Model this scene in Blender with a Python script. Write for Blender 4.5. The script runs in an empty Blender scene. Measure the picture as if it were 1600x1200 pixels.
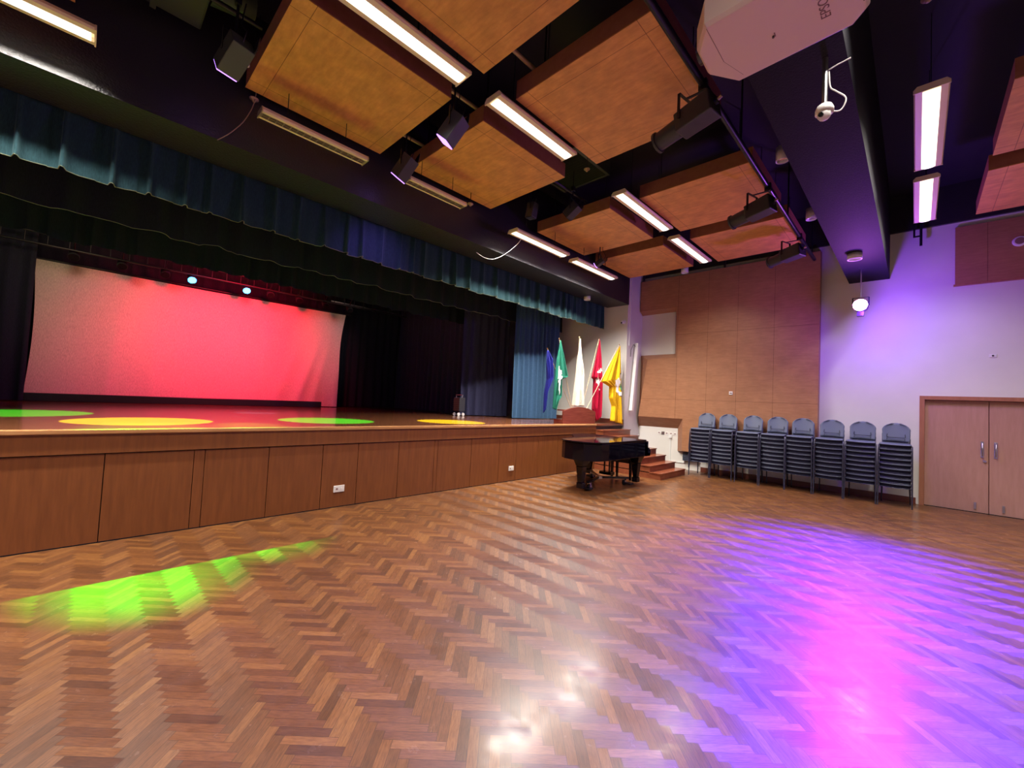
import bpy, math, random
from mathutils import Vector, Matrix
random.seed(7)
PI = math.pi
scn = bpy.context.scene
C = scn.collection

# ------------------------------------------------------------------ camera
def make_camera():
    yaw, pitch, roll = 0.77417, 0.04039, 0.048705
    cy, sy, cp, sp = math.cos(yaw), math.sin(yaw), math.cos(pitch), math.sin(pitch)
    fwd = Vector((-sy*cp, cy*cp, sp)); right = Vector((cy, sy, 0)); up = right.cross(fwd)
    r = right*math.cos(roll) + up*math.sin(roll)
    u = -right*math.sin(roll) + up*math.cos(roll)
    cam = bpy.data.cameras.new('camera'); o = bpy.data.objects.new('camera', cam); C.objects.link(o)
    m = Matrix(((r.x, u.x, -fwd.x), (r.y, u.y, -fwd.y), (r.z, u.z, -fwd.z))).to_4x4()
    m.translation = Vector((0, 0, 1.6))
    o.matrix_world = m
    cam.sensor_width = 36; cam.lens = 36*647.87/1600; cam.clip_start = .02; cam.clip_end = 100
    scn.camera = o
make_camera()

# ------------------------------------------------------------------ world, exposure, coloured lamps
w = bpy.data.worlds.new('world'); scn.world = w; w.use_nodes = True
w.node_tree.nodes['Background'].inputs[0].default_value = (.5, .45, .6, 1)
w.node_tree.nodes['Background'].inputs[1].default_value = 0.02
scn.view_settings.view_transform = 'Standard'
scn.view_settings.look = 'None'
scn.view_settings.exposure = 0.22
scn.view_settings.gamma = 1
LAMP = 1.5            # glow of the lit fluorescent diffusers
LAMP_W = 52.0         # downlight of one 1.6 m fixture, cut off by its louvres
LAMP_SPREAD = 131     # degrees

def light(kind, name, loc, col, energy, target=None, **kw):
    l = bpy.data.lights.new(name, kind); o = bpy.data.objects.new(name, l); C.objects.link(o)
    o.location = loc; l.color = col; l.energy = energy
    for k, v in kw.items(): setattr(l, k, v)
    if target is not None:
        o.rotation_euler = (Vector(target)-Vector(loc)).to_track_quat('-Z', 'Y').to_euler()
    return o
R = math.radians
# stage spots thrown straight down on the deck (lamps hang above the valances)
def deck_spot(name, x, y, rad, col, e, h=5.6, bl=.03, z0=1.12):
    light('SPOT', name, (x, y, h), col, e, (x, y, z0), spot_size=2*math.atan(rad/(h-z0)), spot_blend=bl, shadow_soft_size=.01)
deck_spot('yellow_spot', -6.95, .52, .72, (.62, 1, 0), 10000, h=4.35)
deck_spot('yellow_spot', -6.68, 5.15, .68, (.62, 1, 0), 10000, h=4.35)
deck_spot('green_spot', -7.05, 2.85, .74, (.02, 1, .06), 9500, h=4.35)
deck_spot('green_spot', -8.55, -.75, .85, (.02, 1, .06), 14000)
deck_spot('blue_spot', -9.2, 2.35, .45, (.12, .35, 1), 3000, bl=.6)
deck_spot('blue_spot', -9.2, 1.1, .3, (.3, .3, 1), 700, bl=.8)
# green beam spilling over the stage edge onto the hall floor, violet fleck beside it
light('SPOT', 'green_beam', (-9.0, .45, 4.35), (.02, 1, .0), 4600, (-4.95, .5, 0), spot_size=R(17), spot_blend=.9, shadow_soft_size=.02)
light('SPOT', 'green_beam', (-9.0, 1.45, 4.35), (.02, 1, .0), 3800, (-5.1, 1.5, 0), spot_size=R(13), spot_blend=.9, shadow_soft_size=.02)
light('SPOT', 'violet_beam', (-9.1, 2.0, 4.9), (.25, .25, 1), 3000, (-3.35, .73, 0), spot_size=R(2.6), spot_blend=.8, shadow_soft_size=.02)
# red wash on the white cyclorama
light('SPOT', 'red_wash', (-9.85, 2.9, 4.2), (1, .005, .035), 1100, (-13.2, 2.7, 2.9), spot_size=R(96), spot_blend=1, shadow_soft_size=.15)
light('SPOT', 'pink_wash', (-9.9, 2.2, 4.4), (1, .20, .34), 260, (-13.2, 2.0, 1.0), spot_size=R(120), spot_blend=1, shadow_soft_size=.3)
light('SPOT', 'warm_fill', (-9.9, -.4, 4.5), (1, .68, .42), 70, (-13.2, -.6, 3.6), spot_size=R(80), spot_blend=1, shadow_soft_size=.3)  # added fill for the near end, standing in for missing hall light
light('SPOT', 'pale_fill', (-10.2, 5.6, 4.5), (1, .75, .68), 60, (-13.2, 5.3, 3.2), spot_size=R(45), spot_blend=1, shadow_soft_size=.3)  # added fill that brightens the cloth's far end, no stage lamp behind it
light('SPOT', 'violet_wash', (-5.50, 3.1, 4.30), (.5, .16, 1), 34, (-6.5, 3.2, 3.75), spot_size=R(88), spot_blend=1, shadow_soft_size=.05)
# violet effect light on the back of the hall, facing the camera
PUR = (-.78, 10.25, 3.74)
light('SPOT', 'violet_flood', (PUR[0], PUR[1]-.14, PUR[2]), (.08, .0, 1), 20000, (-.35, 3.6, 0), spot_size=R(62), spot_blend=1, shadow_soft_size=.09)
light('POINT', 'violet_spill', (PUR[0]+.1, PUR[1]-.25, PUR[2]-.12), (.24, .05, 1), 115, shadow_soft_size=.09)

# ------------------------------------------------------------------ helpers
def tag(o, label=None, cat=None, group=None, kind=None):
    if label: o['label'] = label
    if cat: o['category'] = cat
    if group: o['group'] = group
    if kind: o['kind'] = kind
    return o
def thing(name, label, cat, loc=(0, 0, 0), group=None):
    o = bpy.data.objects.new(name, None); C.objects.link(o); o.location = loc; o.empty_display_size = .1
    return tag(o, label, cat, group)
def base_of(p):
    v = Vector((0, 0, 0))
    while p is not None:
        v += p.location; p = p.parent
    return v
def smooth(pts, k=6):
    pts = [Vector(p) for p in pts]; out = []
    for i in range(len(pts)-1):
        p0, p1, p2, p3 = pts[max(i-1, 0)], pts[i], pts[i+1], pts[min(i+2, len(pts)-1)]
        for j in range(k):
            t = j/k
            out.append(.5*((2*p1)+(p2-p0)*t+(2*p0-5*p1+4*p2-p3)*t*t+(3*p1-p0-3*p2+p3)*t**3))
    return out+[pts[-1]]
class MB:
    def __init__(s): s.v = []; s.f = []; s.sm = []
    def add(s, vs, fs, smooth=False):
        n = len(s.v); s.v += [tuple(x) for x in vs]
        s.f += [tuple(i+n for i in f) for f in fs]; s.sm += [smooth]*len(fs); return s
    def box(s, x0, x1, y0, y1, z0, z1):
        x0, x1 = sorted((x0, x1)); y0, y1 = sorted((y0, y1)); z0, z1 = sorted((z0, z1))
        return s.add([(x0,y0,z0),(x1,y0,z0),(x1,y1,z0),(x0,y1,z0),(x0,y0,z1),(x1,y0,z1),(x1,y1,z1),(x0,y1,z1)],
                     [(0,3,2,1),(4,5,6,7),(0,1,5,4),(1,2,6,5),(2,3,7,6),(3,0,4,7)])
    def cyl(s, a, b, r0, r1=None, n=12, cap=True):
        r1 = r0 if r1 is None else r1
        a, b = Vector(a), Vector(b); d = (b-a).normalized()
        t = Vector((0, 0, 1)) if abs(d.z) < .9 else Vector((1, 0, 0))
        u = d.cross(t).normalized(); w_ = d.cross(u)
        vs = []
        for p, r in ((a, r0), (b, r1)):
            for i in range(n):
                q = 2*PI*i/n; vs.append(p+u*(r*math.cos(q))+w_*(r*math.sin(q)))
        s.add(vs, [(i, n+i, n+(i+1) % n, (i+1) % n) for i in range(n)], True)
        if cap: s.add(vs, [tuple(range(n)), tuple(reversed(range(n, 2*n)))])
        return s
    def beam(s, a, b, w0, h0, w1=None, h1=None, up=(0, 0, 1)):
        w1 = w0 if w1 is None else w1; h1 = h0 if h1 is None else h1
        a, b = Vector(a), Vector(b); d = (b-a).normalized(); t = Vector(up)
        if abs(d.dot(t)) > .95: t = Vector((0, 1, 0))
        u = d.cross(t).normalized(); k = u.cross(d)
        vs = []
        for p, ww, hh in ((a, w0/2, h0/2), (b, w1/2, h1/2)):
            vs += [p-u*ww-k*hh, p+u*ww-k*hh, p+u*ww+k*hh, p-u*ww+k*hh]
        return s.add(vs, [(0,1,2,3),(7,6,5,4),(0,4,5,1),(1,5,6,2),(2,6,7,3),(3,7,4,0)])
    def tube(s, pts, r, n=8):
        pts = [Vector(p) for p in pts]; vs = []; prev = None
        for i, p in enumerate(pts):
            d = (pts[min(i+1, len(pts)-1)]-pts[max(i-1, 0)]).normalized()
            if prev is None: u = d.cross(Vector((0, 0, 1)) if abs(d.z) < .9 else Vector((1, 0, 0))).normalized()
            else: u = (prev-d*prev.dot(d)).normalized()
            prev = u; k = d.cross(u)
            for j in range(n):
                q = 2*PI*j/n; vs.append(p+u*(r*math.cos(q))+k*(r*math.sin(q)))
        fs = [(i*n+j, i*n+(j+1) % n, (i+1)*n+(j+1) % n, (i+1)*n+j) for i in range(len(pts)-1) for j in range(n)]
        s.add(vs, fs, True)
        return s.add(vs, [tuple(reversed(range(n))), tuple(range((len(pts)-1)*n, len(pts)*n))])
    def prism(s, poly, z0, z1, axis='z'):
        """poly: 2D points; extruded along axis between z0 and z1"""
        def P(a, b, c): return {'z': (a, b, c), 'y': (a, c, b), 'x': (c, a, b)}[axis]
        n = len(poly)
        vs = [P(a, b, z0) for a, b in poly]+[P(a, b, z1) for a, b in poly]
        return s.add(vs, [tuple(range(n)), tuple(reversed(range(n, 2*n)))]+[(i, n+i, n+(i+1) % n, (i+1) % n) for i in range(n)])
    def lathe(s, prof, c, n=16, axis='z'):
        vs = []
        for r, z in prof:
            for i in range(n):
                q = 2*PI*i/n
                p = (r*math.cos(q), r*math.sin(q), z)
                if axis == 'y': p = (p[0], p[2], p[1])
                vs.append((c[0]+p[0], c[1]+p[1], c[2]+p[2]))
        fs = [(i*n+j, i*n+(j+1) % n, (i+1)*n+(j+1) % n, (i+1)*n+j) for i in range(len(prof)-1) for j in range(n)]
        return s.add(vs, fs, True)
    def grid(s, rows, smooth=True):
        n = len(rows[0]); vs = [p for r in rows for p in r]
        return s.add(vs, [(i*n+j, i*n+j+1, (i+1)*n+j+1, (i+1)*n+j) for i in range(len(rows)-1) for j in range(n-1)], smooth)
    def sphere(s, c, r, n=12, sz=1):
        return s.lathe([(max(1e-4, r*math.sin(PI*i/8)), -r*sz*math.cos(PI*i/8)) for i in range(9)], c, n)
    def build(s, name, mat, parent=None, loc=None, bevel=0, solid=0):
        me = bpy.data.meshes.new(name)
        off = base_of(parent) if parent is not None else Vector(loc or (0, 0, 0))
        me.from_pydata([tuple(Vector(v)-off) for v in s.v], [], s.f)
        me.polygons.foreach_set('use_smooth', s.sm)
        me.update()
        bm_fix(me)
        o = bpy.data.objects.new(name, me); C.objects.link(o)
        if mat: me.materials.append(mat)
        if parent is not None: o.parent = parent
        else: o.location = off
        if solid:
            m = o.modifiers.new('solid', 'SOLIDIFY'); m.thickness = solid; m.offset = 0
        if bevel:
            m = o.modifiers.new('bevel', 'BEVEL'); m.width = bevel; m.segments = 2; m.limit_method = 'ANGLE'
        return o
import bmesh
def bm_fix(me):
    bm = bmesh.new(); bm.from_mesh(me); bmesh.ops.recalc_face_normals(bm, faces=bm.faces); bm.to_mesh(me); bm.free()
def struct(name, mb, mat, label=None):
    o = mb.build(name, mat); o['kind'] = 'structure'
    if label: o['label'] = label
    return o
def solo(name, mb, mat, label, cat, group=None, loc=None, **kw):
    return tag(mb.build(name, mat, loc=loc, **kw), label, cat, group)
def copy_tree(root, loc, label, group=None):
    r = root.copy(); C.objects.link(r); r.location = loc; r['label'] = label
    if group: r['group'] = group
    for ch in list(root.children):
        c = ch.copy(); C.objects.link(c); c.parent = r
        for g in list(ch.children):
            d = g.copy(); C.objects.link(d); d.parent = c
    return r

# ------------------------------------------------------------------ materials
def mat(name, col=(.5, .5, .5), rough=.5, metal=0, coat=0, emis=None, es=0, spec=.5):
    m = bpy.data.materials.new(name); m.use_nodes = True
    b = m.node_tree.nodes['Principled BSDF']
    b.inputs['Base Color'].default_value = (*col, 1); b.inputs['Roughness'].default_value = rough
    b.inputs['Metallic'].default_value = metal; b.inputs['Coat Weight'].default_value = coat
    b.inputs['Specular IOR Level'].default_value = spec
    if emis:
        b.inputs['Emission Color'].default_value = (*emis, 1); b.inputs['Emission Strength'].default_value = es
    return m
class NT:
    def __init__(s, m): s.t = m.node_tree; s.b = s.t.nodes['Principled BSDF']
    def n(s, kind, **kw):
        x = s.t.nodes.new(kind)
        for k, v in kw.items(): setattr(x, k, v)
        return x
    def link(s, a, b): s.t.links.new(a, b)
    def M(s, op, a, b=None, c=None):
        x = s.n('ShaderNodeMath', operation=op)
        for i, q in enumerate((a, b, c)):
            if q is None: continue
            if isinstance(q, (int, float)): x.inputs[i].default_value = q
            else: s.link(q, x.inputs[i])
        return x.outputs[0]
    def xyz(s, x, y, z):
        c = s.n('ShaderNodeCombineXYZ')
        for i, q in enumerate((x, y, z)):
            if isinstance(q, (int, float)): c.inputs[i].default_value = q
            else: s.link(q, c.inputs[i])
        return c.outputs[0]
    def sep(s, v):
        x = s.n('ShaderNodeSeparateXYZ'); s.link(v, x.inputs[0]); return x.outputs
    def noise(s, vec, scale=5, detail=3, rough=.5):
        x = s.n('ShaderNodeTexNoise'); x.inputs['Scale'].default_value = scale
        x.inputs['Detail'].default_value = detail; x.inputs['Roughness'].default_value = rough
        s.link(vec, x.inputs['Vector']); return x.outputs['Fac']
    def ramp(s, fac, stops):
        x = s.n('ShaderNodeValToRGB'); cr = x.color_ramp
        while len(cr.elements) < len(stops): cr.elements.new(.5)
        for e, (p, c) in zip(cr.elements, stops): e.position = p; e.color = (*c, 1)
        s.link(fac, x.inputs[0]); return x.outputs[0]
    def mul(s, a, b, fac=1, mode='MULTIPLY'):
        x = s.n('ShaderNodeMixRGB', blend_type=mode)
        for i, q in enumerate((fac, a, b)):
            if isinstance(q, (int, float)): x.inputs[i].default_value = q
            elif isinstance(q, tuple): x.inputs[i].default_value = (*q, 1)
            else: s.link(q, x.inputs[i])
        return x.outputs[0]
    def bump(s, h, strength=.2, dist=.01):
        x = s.n('ShaderNodeBump'); x.inputs['Strength'].default_value = strength; x.inputs['Distance'].default_value = dist
        s.link(h, x.inputs['Height']); s.link(x.outputs[0], s.b.inputs['Normal'])
    def obj(s): return s.n('ShaderNodeTexCoord').outputs['Object']
    def mapv(s, v, scale):
        x = s.n('ShaderNodeMapping'); x.inputs['Scale'].default_value = scale; s.link(v, x.inputs[0]); return x.outputs[0]

def floor_mat():
    m = mat('herringbone_parquet', rough=.3, coat=.45); t = NT(m)
    x, y, z = t.sep(t.obj())
    wd, n = .050, 5; k = 1/(math.sqrt(2)*wd)
    u = t.M('MULTIPLY', t.M('SUBTRACT', x, y), k); v = t.M('MULTIPLY', t.M('ADD', x, y), k)
    i = t.M('FLOOR', u); j = t.M('FLOOR', v)
    kk = t.M('FLOORED_MODULO', t.M('SUBTRACT', i, j), 2*n)
    kk = t.M('ROUND', kk)
    isv = t.M('GREATER_THAN', kk, n-.5); ish = t.M('SUBTRACT', 1, isv)
    i0 = t.M('SUBTRACT', i, kk); j0 = t.M('SUBTRACT', j, t.M('SUBTRACT', 2*n-1, kk))
    def sel(a, b): return t.M('ADD', t.M('MULTIPLY', a, ish), t.M('MULTIPLY', b, isv))
    ida = sel(i0, i); idb = sel(j, j0)
    al = sel(t.M('SUBTRACT', u, i0), t.M('SUBTRACT', v, j0)); ac = sel(t.M('SUBTRACT', v, j), t.M('SUBTRACT', u, i))
    wn = t.n('ShaderNodeTexWhiteNoise', noise_dimensions='3D'); t.link(t.xyz(ida, idb, isv), wn.inputs['Vector'])
    rnd = wn.outputs['Value']
    col = t.ramp(rnd, [(0, (.084, .030, .008)), (.3, (.122, .044, .0115)), (.75, (.156, .059, .015)), (1, (.205, .086, .021))])
    g = t.noise(t.xyz(t.M('ADD', t.M('MULTIPLY', al, .25), t.M('MULTIPLY', rnd, 91)), t.M('MULTIPLY', ac, 2.2), t.M('MULTIPLY', rnd, 37)), 3.5, 5, .65)
    col = t.mul(col, t.ramp(g, [(.3, (.60, .54, .50)), (.6, (1.08, 1.08, 1.08))]))
    big = t.noise(t.obj(), .6, 2)
    col = t.mul(col, t.ramp(big, [(.35, (.86, .84, .82)), (.65, (1.08, 1.08, 1.08))]))
    e = t.M('MINIMUM', t.M('MINIMUM', al, t.M('SUBTRACT', n, al)), t.M('MINIMUM', ac, t.M('SUBTRACT', 1, ac)))
    gap = t.M('LESS_THAN', e, .022)
    col = t.mul(col, (.42, .36, .32), gap)
    t.link(col, t.b.inputs['Base Color'])
    sm = t.noise(t.mapv(t.obj(), (1, 1, 1)), 9, 6, .7)
    ro = t.n('ShaderNodeMapRange'); ro.inputs[1].default_value = .3; ro.inputs[2].default_value = .7
    ro.inputs[3].default_value = .40; ro.inputs[4].default_value = .50; t.link(sm, ro.inputs[0])
    t.link(ro.outputs[0], t.b.inputs['Roughness'])
    rc = t.n('ShaderNodeMapRange'); rc.inputs[1].default_value = .3; rc.inputs[2].default_value = .7
    rc.inputs[3].default_value = .12; rc.inputs[4].default_value = .30; t.link(sm, rc.inputs[0])
    t.link(rc.outputs[0], t.b.inputs['Coat Roughness'])
    t.b.inputs['Anisotropic'].default_value = .45
    t.link(t.xyz(1, t.M('SUBTRACT', t.M('MULTIPLY', isv, 2), 1), 0), t.b.inputs['Tangent'])
    h = t.M('ADD', t.M('MULTIPLY', rnd, .5), t.M('MULTIPLY', g, .15))
    h = t.M('SUBTRACT', h, t.M('MULTIPLY', gap, .5))
    t.bump(t.M('ADD', h, t.M('MULTIPLY', sm, .5)), .12, .003)
    return m

def wood_mat(name, c0, c1, scale=(1, 1, 1), rough=.45, seam=None, mott=0, coat=0):
    """veneer: grain stretched along the axis whose scale is smallest"""
    m = mat(name, rough=rough, coat=coat); t = NT(m); o = t.obj()
    g = t.noise(t.mapv(o, scale), 6, 6, .6)
    col = t.ramp(g, [(.3, c0), (.7, c1)])
    if mott:
        q = t.noise(o, 4, 4, .6)
        col = t.mul(col, t.ramp(q, [(.3, (1-mott,)*3), (.7, (1+mott*.4,)*3)]))
    if seam:
        x, y, z = t.sep(o); d = None
        for a in seam:
            comp, pos = {'x': x, 'y': y, 'z': z}[a[0]], a[1]
            s = t.M('LESS_THAN', t.M('ABSOLUTE', t.M('SUBTRACT', comp, pos)), a[2] if len(a) > 2 else .003)
            d = s if d is None else t.M('MAXIMUM', d, s)
        col = t.mul(col, (.35, .28, .22), d)
    t.link(col, t.b.inputs['Base Color'])
    return m
def cloth_mat(name, c, rough=.95, sheen=.4):
    m = mat(name, c, rough, spec=.2); t = NT(m)
    b = m.node_tree.nodes['Principled BSDF']; b.inputs['Sheen Weight'].default_value = sheen
    b.inputs['Sheen Tint'].default_value = (*[min(1, x*4+.1) for x in c], 1)
    g = t.noise(t.mapv(t.obj(), (30, 30, 4)), 5, 4)
    t.link(t.mul((*c,), t.ramp(g, [(.3, (.75, .75, .75)), (.7, (1.2, 1.2, 1.2))])), b.inputs['Base Color'])
    return m
def plaster_mat(name, c, rough=.7, bump=.15, scale=60, spec=.4):
    m = mat(name, c, rough, spec=spec); t = NT(m)
    g = t.noise(t.obj(), scale, 4); t.bump(g, bump, .01)
    q = t.noise(t.obj(), 1.2, 3)
    t.link(t.mul((*c,), t.ramp(q, [(.3, (.93, .93, .93)), (.7, (1.03, 1.03, 1.03))])), t.b.inputs['Base Color'])
    return m

M_floor = floor_mat()
M_wall = plaster_mat('cream_white_wall', (.72, .70, .66), .65)
M_black = plaster_mat('black_painted_concrete', (.022, .021, .026), .36, .6, 45, spec=.6)
M_ceil = plaster_mat('black_ceiling_paint', (.012, .010, .020), .7, .2, 20)
M_front = wood_mat('stage_front_veneer', (.150, .044, .011), (.215, .068, .017), (4, 4, .35), .42)
M_lip = wood_mat('stage_edge_wood', (.34, .15, .055), (.50, .25, .10), (5, .4, 5), .3)
M_stage = wood_mat('stage_deck_boards', (.12, .042, .020), (.19, .070, .030), (6, .3, 1), .14)
M_step = wood_mat('step_wood', (.16, .042, .020), (.26, .075, .034), (1, .5, 3), .25)
M_redwood = wood_mat('red_mahogany', (.13, .025, .018), (.20, .045, .030), (1, .4, 5), .25)
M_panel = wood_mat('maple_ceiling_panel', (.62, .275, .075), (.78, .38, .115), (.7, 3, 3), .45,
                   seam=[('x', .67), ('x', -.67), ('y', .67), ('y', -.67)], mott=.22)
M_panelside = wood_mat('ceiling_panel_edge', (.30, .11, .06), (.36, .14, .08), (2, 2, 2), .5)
M_wallwood = wood_mat('wall_panel_veneer', (.34, .150, .072), (.42, .20, .10), (.8, 3, 6), .5,
                      seam=[('x', -1.64, .004), ('x', -.86), ('x', -.16), ('x', .62), ('z', 3.6, .003), ('z', 1.85, .003)], mott=.12)
M_wallwood2 = wood_mat('wall_panel_splay', (.30, .13, .07), (.38, .18, .10), (.8, 3, 6), .5)
M_door = wood_mat('door_laminate', (.44, .23, .18), (.50, .27, .22), (4, 4, .5), .4)
M_doorframe = wood_mat('door_frame_wood', (.34, .13, .07), (.42, .17, .10), (4, 4, .5), .4)
M_base = wood_mat('baseboard_wood', (.12, .03, .018), (.17, .045, .025), (.4, 4, 4), .35)
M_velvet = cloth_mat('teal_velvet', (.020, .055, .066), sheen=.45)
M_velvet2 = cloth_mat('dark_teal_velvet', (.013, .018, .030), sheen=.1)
M_beam = plaster_mat('black_painted_beam', (.012, .011, .016), .7, .35, 70, spec=.12)
M_drape = cloth_mat('blue_velvet_drape', (.045, .10, .19), sheen=.3)
M_blackcloth = cloth_mat('black_stage_cloth', (.020, .022, .042), sheen=.1)
M_navy = cloth_mat('navy_stage_cloth', (.036, .036, .085), sheen=.2)
M_cyc = cloth_mat('white_cyclorama_cloth', (.74, .68, .62), sheen=0)
M_hem = mat('pale_hem_cord', (.15, .17, .11), .8)
M_cream = mat('cream_metal', (.82, .68, .48), .4)
M_louver = mat('aluminium_louvre', (.55, .48, .33), .3, .6)
M_darkin = mat('dark_interior', (.05, .04, .03), .6)
M_tube = mat('lit_diffuser', (1, 1, .95), .5, emis=(1, .95, .85), es=LAMP)
M_metalblk = mat('black_metal', (.015, .015, .022), .35, .3)
M_spot = mat('black_enamel', (.035, .035, .045), .45)
M_greenblk = mat('green_black_enamel', (.05, .065, .05), .45)
M_steel = mat('brushed_steel', (.6, .6, .62), .3, 1)
M_chrome = mat('chrome', (.8, .8, .82), .12, 1)
M_pipe = mat('beige_pipe', (.42, .30, .19), .45, .2)
M_violetlens = mat('violet_lens', (.1, .05, .2), .2, emis=(.45, .2, 1), es=3)
M_bluelens = mat('blue_lens', (.05, .1, .3), .2, emis=(.02, .35, 1), es=22)
M_hotlens = mat('violet_white_lens', (.4, .1, .6), .2, emis=(.9, .22, 1), es=180)
M_white = mat('white_plastic', (.78, .76, .74), .35)
M_projector = mat('white_projector_shell', (.74, .56, .48), .45)
M_grey = mat('grey_mark', (.22, .12, .11), .6)
M_lens = mat('dark_glass', (.01, .01, .015), .05)
M_piano = mat('black_piano_lacquer', (.004, .003, .007), .07, spec=.35)
M_brass = mat('brass', (.75, .5, .2), .25, 1)
M_keyw = mat('ivory_key', (.8, .78, .7), .3)
M_bench = mat('black_leather', (.012, .012, .014), .35)
M_seat = mat('blue_grey_chair_shell', (.10, .12, .19), .5)
M_seat2 = mat('navy_chair_cushion', (.006, .006, .020), .75, spec=.15)
M_chairleg = mat('dark_chair_tube', (.05, .05, .085), .3, .5)
M_trunk = mat('white_trunking', (.75, .76, .74), .5)
M_pole = mat('pale_flagpole', (.55, .42, .26), .5)
def M_flag(n, c): return cloth_mat(n, c, sheen=.1)
M_fg, M_fb, M_fw, M_fr, M_fy = (M_flag('green_flag_cloth', (.012, .13, .085)), M_flag('blue_flag_cloth', (.010, .012, .16)),
    M_flag('white_flag_cloth', (.78, .70, .58)), M_flag('crimson_flag_cloth', (.36, .004, .03)), M_flag('yellow_flag_cloth', (.80, .48, .012)))
M_emblem = mat('white_emblem_print', (.85, .85, .83), .8)
M_emblemd = mat('dark_emblem_print', (.08, .09, .10), .8)
M_emblemg = mat('green_emblem_print', (.10, .28, .12), .8)

# ------------------------------------------------------------------ the setting
SX, SZ = -5.78, 1.12      # stage front plane, deck height
WY = 11.25                # chair wall
CZ = 6.1
struct('floor', MB().box(-5.78, 8.0, -7.5, WY, -.1, 0), M_floor)
struct('ceiling', MB().box(-14.5, 8.2, -7.7, WY+.2, CZ, CZ+.2), M_ceil)
w_ = MB(); w_.box(-5.78, .06, WY, WY+.2, 0, 5.36); w_.box(1.80, 8, WY, WY+.2, 0, 5.36); w_.box(.06, 1.80, WY, WY+.2, 2.07, 5.36)
struct('wall_back', w_, M_wall)
struct('trim_1', MB().box(-5.78, 8, WY-.06, WY+.2, 5.36, CZ), M_black)
struct('wall_side', MB().box(-14.3, -5.78, 10.4, WY+.2, 0, CZ), M_wall)
struct('wall_front', MB().box(-14.3, 8, -7.7, -7.5, 0, CZ), M_wall)
struct('wall_right', MB().box(8, 8.2, -7.7, WY+.2, 0, CZ), M_wall)
struct('wall_left', MB().box(-14.5, -14.3, -7.7, WY+.2, 0, CZ), M_black)
bb = MB().box(-4.0, .0, WY-.02, WY, 0, .12); bb.box(1.86, 8, WY-.02, WY, 0, .12)
struct('baseboard_back', bb, M_base)
struct('baseboard_side', MB().box(-8.4, SX-.02, 10.38, 10.4, SZ, SZ+.11), M_base)
# proscenium header and the deep hall beam
struct('ceiling_header', MB().box(-6.45, -5.76, -7.5, 10.4, 4.43, CZ), M_black)
struct('ceiling_beam', MB().box(-1.05, -.41, -7.5, WY, 4.45, CZ), M_beam)

# double door
def door():
    fr = MB(); y0, y1 = WY-.02, WY+.14
    fr.box(.04, .11, y0, y1, 0, 2.08); fr.box(1.75, 1.82, y0, y1, 0, 2.08); fr.box(.11, 1.75, y0, y1, 2.01, 2.08)
    f = struct('door_1', fr, M_doorframe, 'wide wooden double door in the white wall beside the chair stacks')
    for nm, a, b in (('door_leaf', .115, .925), ('door_leaf', .935, 1.745)):
        lf = MB().box(a, b, WY+.06, WY+.10, .005, 2.0).build(nm, M_door, f, bevel=.002)
        hx = .85 if a < .5 else 1.01
        h = MB().tube([(hx, WY+.06, 1.25), (hx, WY+.01, 1.25), (hx, WY+.01, 1.02), (hx, WY+.06, 1.02)], .009)
        h.box(hx-.02, hx+.02, WY+.052, WY+.06, .99, 1.28)
        h.build('handle', M_steel, lf)
        if a < .5: MB().cyl((.88, WY+.06, .93), (.88, WY+.04, .93), .022).build('lock', M_steel, lf)
        sx = .765 if a < .5 else 1.10
        MB().box(sx-.015, sx+.015, WY+.045, WY+.06, .06, .18).build('floor_bolt', M_steel, lf)
    MB().box(.11, 1.75, WY+.11, WY+.12, 0, 2.01).build('door_backing', M_doorframe, f)
door()

# ------------------------------------------------------------------ stage
st = thing('stage', 'raised wooden stage with veneered front panels and pale edge', 'stage', (SX, 4, 0))
MB().box(-14.29, SX-.04, -7.49, 10.39, SZ-.06, SZ).build('deck', M_stage, st)
MB().box(SX-.05, SX+.03, -7.49, 9.0, SZ-.045, SZ+.001).build('edge_nosing', M_lip, st, bevel=.008)
MB().box(SX-.05, SX+.0, 9.0, 10.39, SZ-.045, SZ+.001).build('edge_nosing', M_step, st)
MB().box(SX-.04, SX+.012, -7.49, 9.0, .885, SZ-.045).build('fascia', M_front, st)
MB().box(SX-.09, SX-.05, -7.49, 10.39, 0, SZ-.06).build('backing', M_darkin, st)
seams = [-7.49, -5.9, -4.8, -3.6, -2.4, -1.2, .17, .93, 1.64, 2.30, 2.80, 3.46, 4.13, 4.20, 4.94, 5.65, 6.13, 6.81, 7.48, 8.2, 9.0]
for a, b in zip(seams[:-1], seams[1:]):
    if b-a > .1 and abs(a-.93) < .01:
        MB().box(SX-.04, SX-.002, a+.06, b-.003, .01, .875).build('front_panel', M_front, st, bevel=.002)
        MB().box(SX-.04, SX-.002, a-.04, a+.054, .01, .875).build('front_panel', M_front, st, bevel=.002)
    elif abs(b-.93) < .01:
        MB().box(SX-.04, SX-.002, a+.004, b-.046, .01, .875).build('front_panel', M_front, st, bevel=.002)
    else:
        MB().box(SX-.04, SX-.002, a+.004, b-.003, .01, .875).build('front_panel', M_front, st, bevel=.002)
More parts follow.
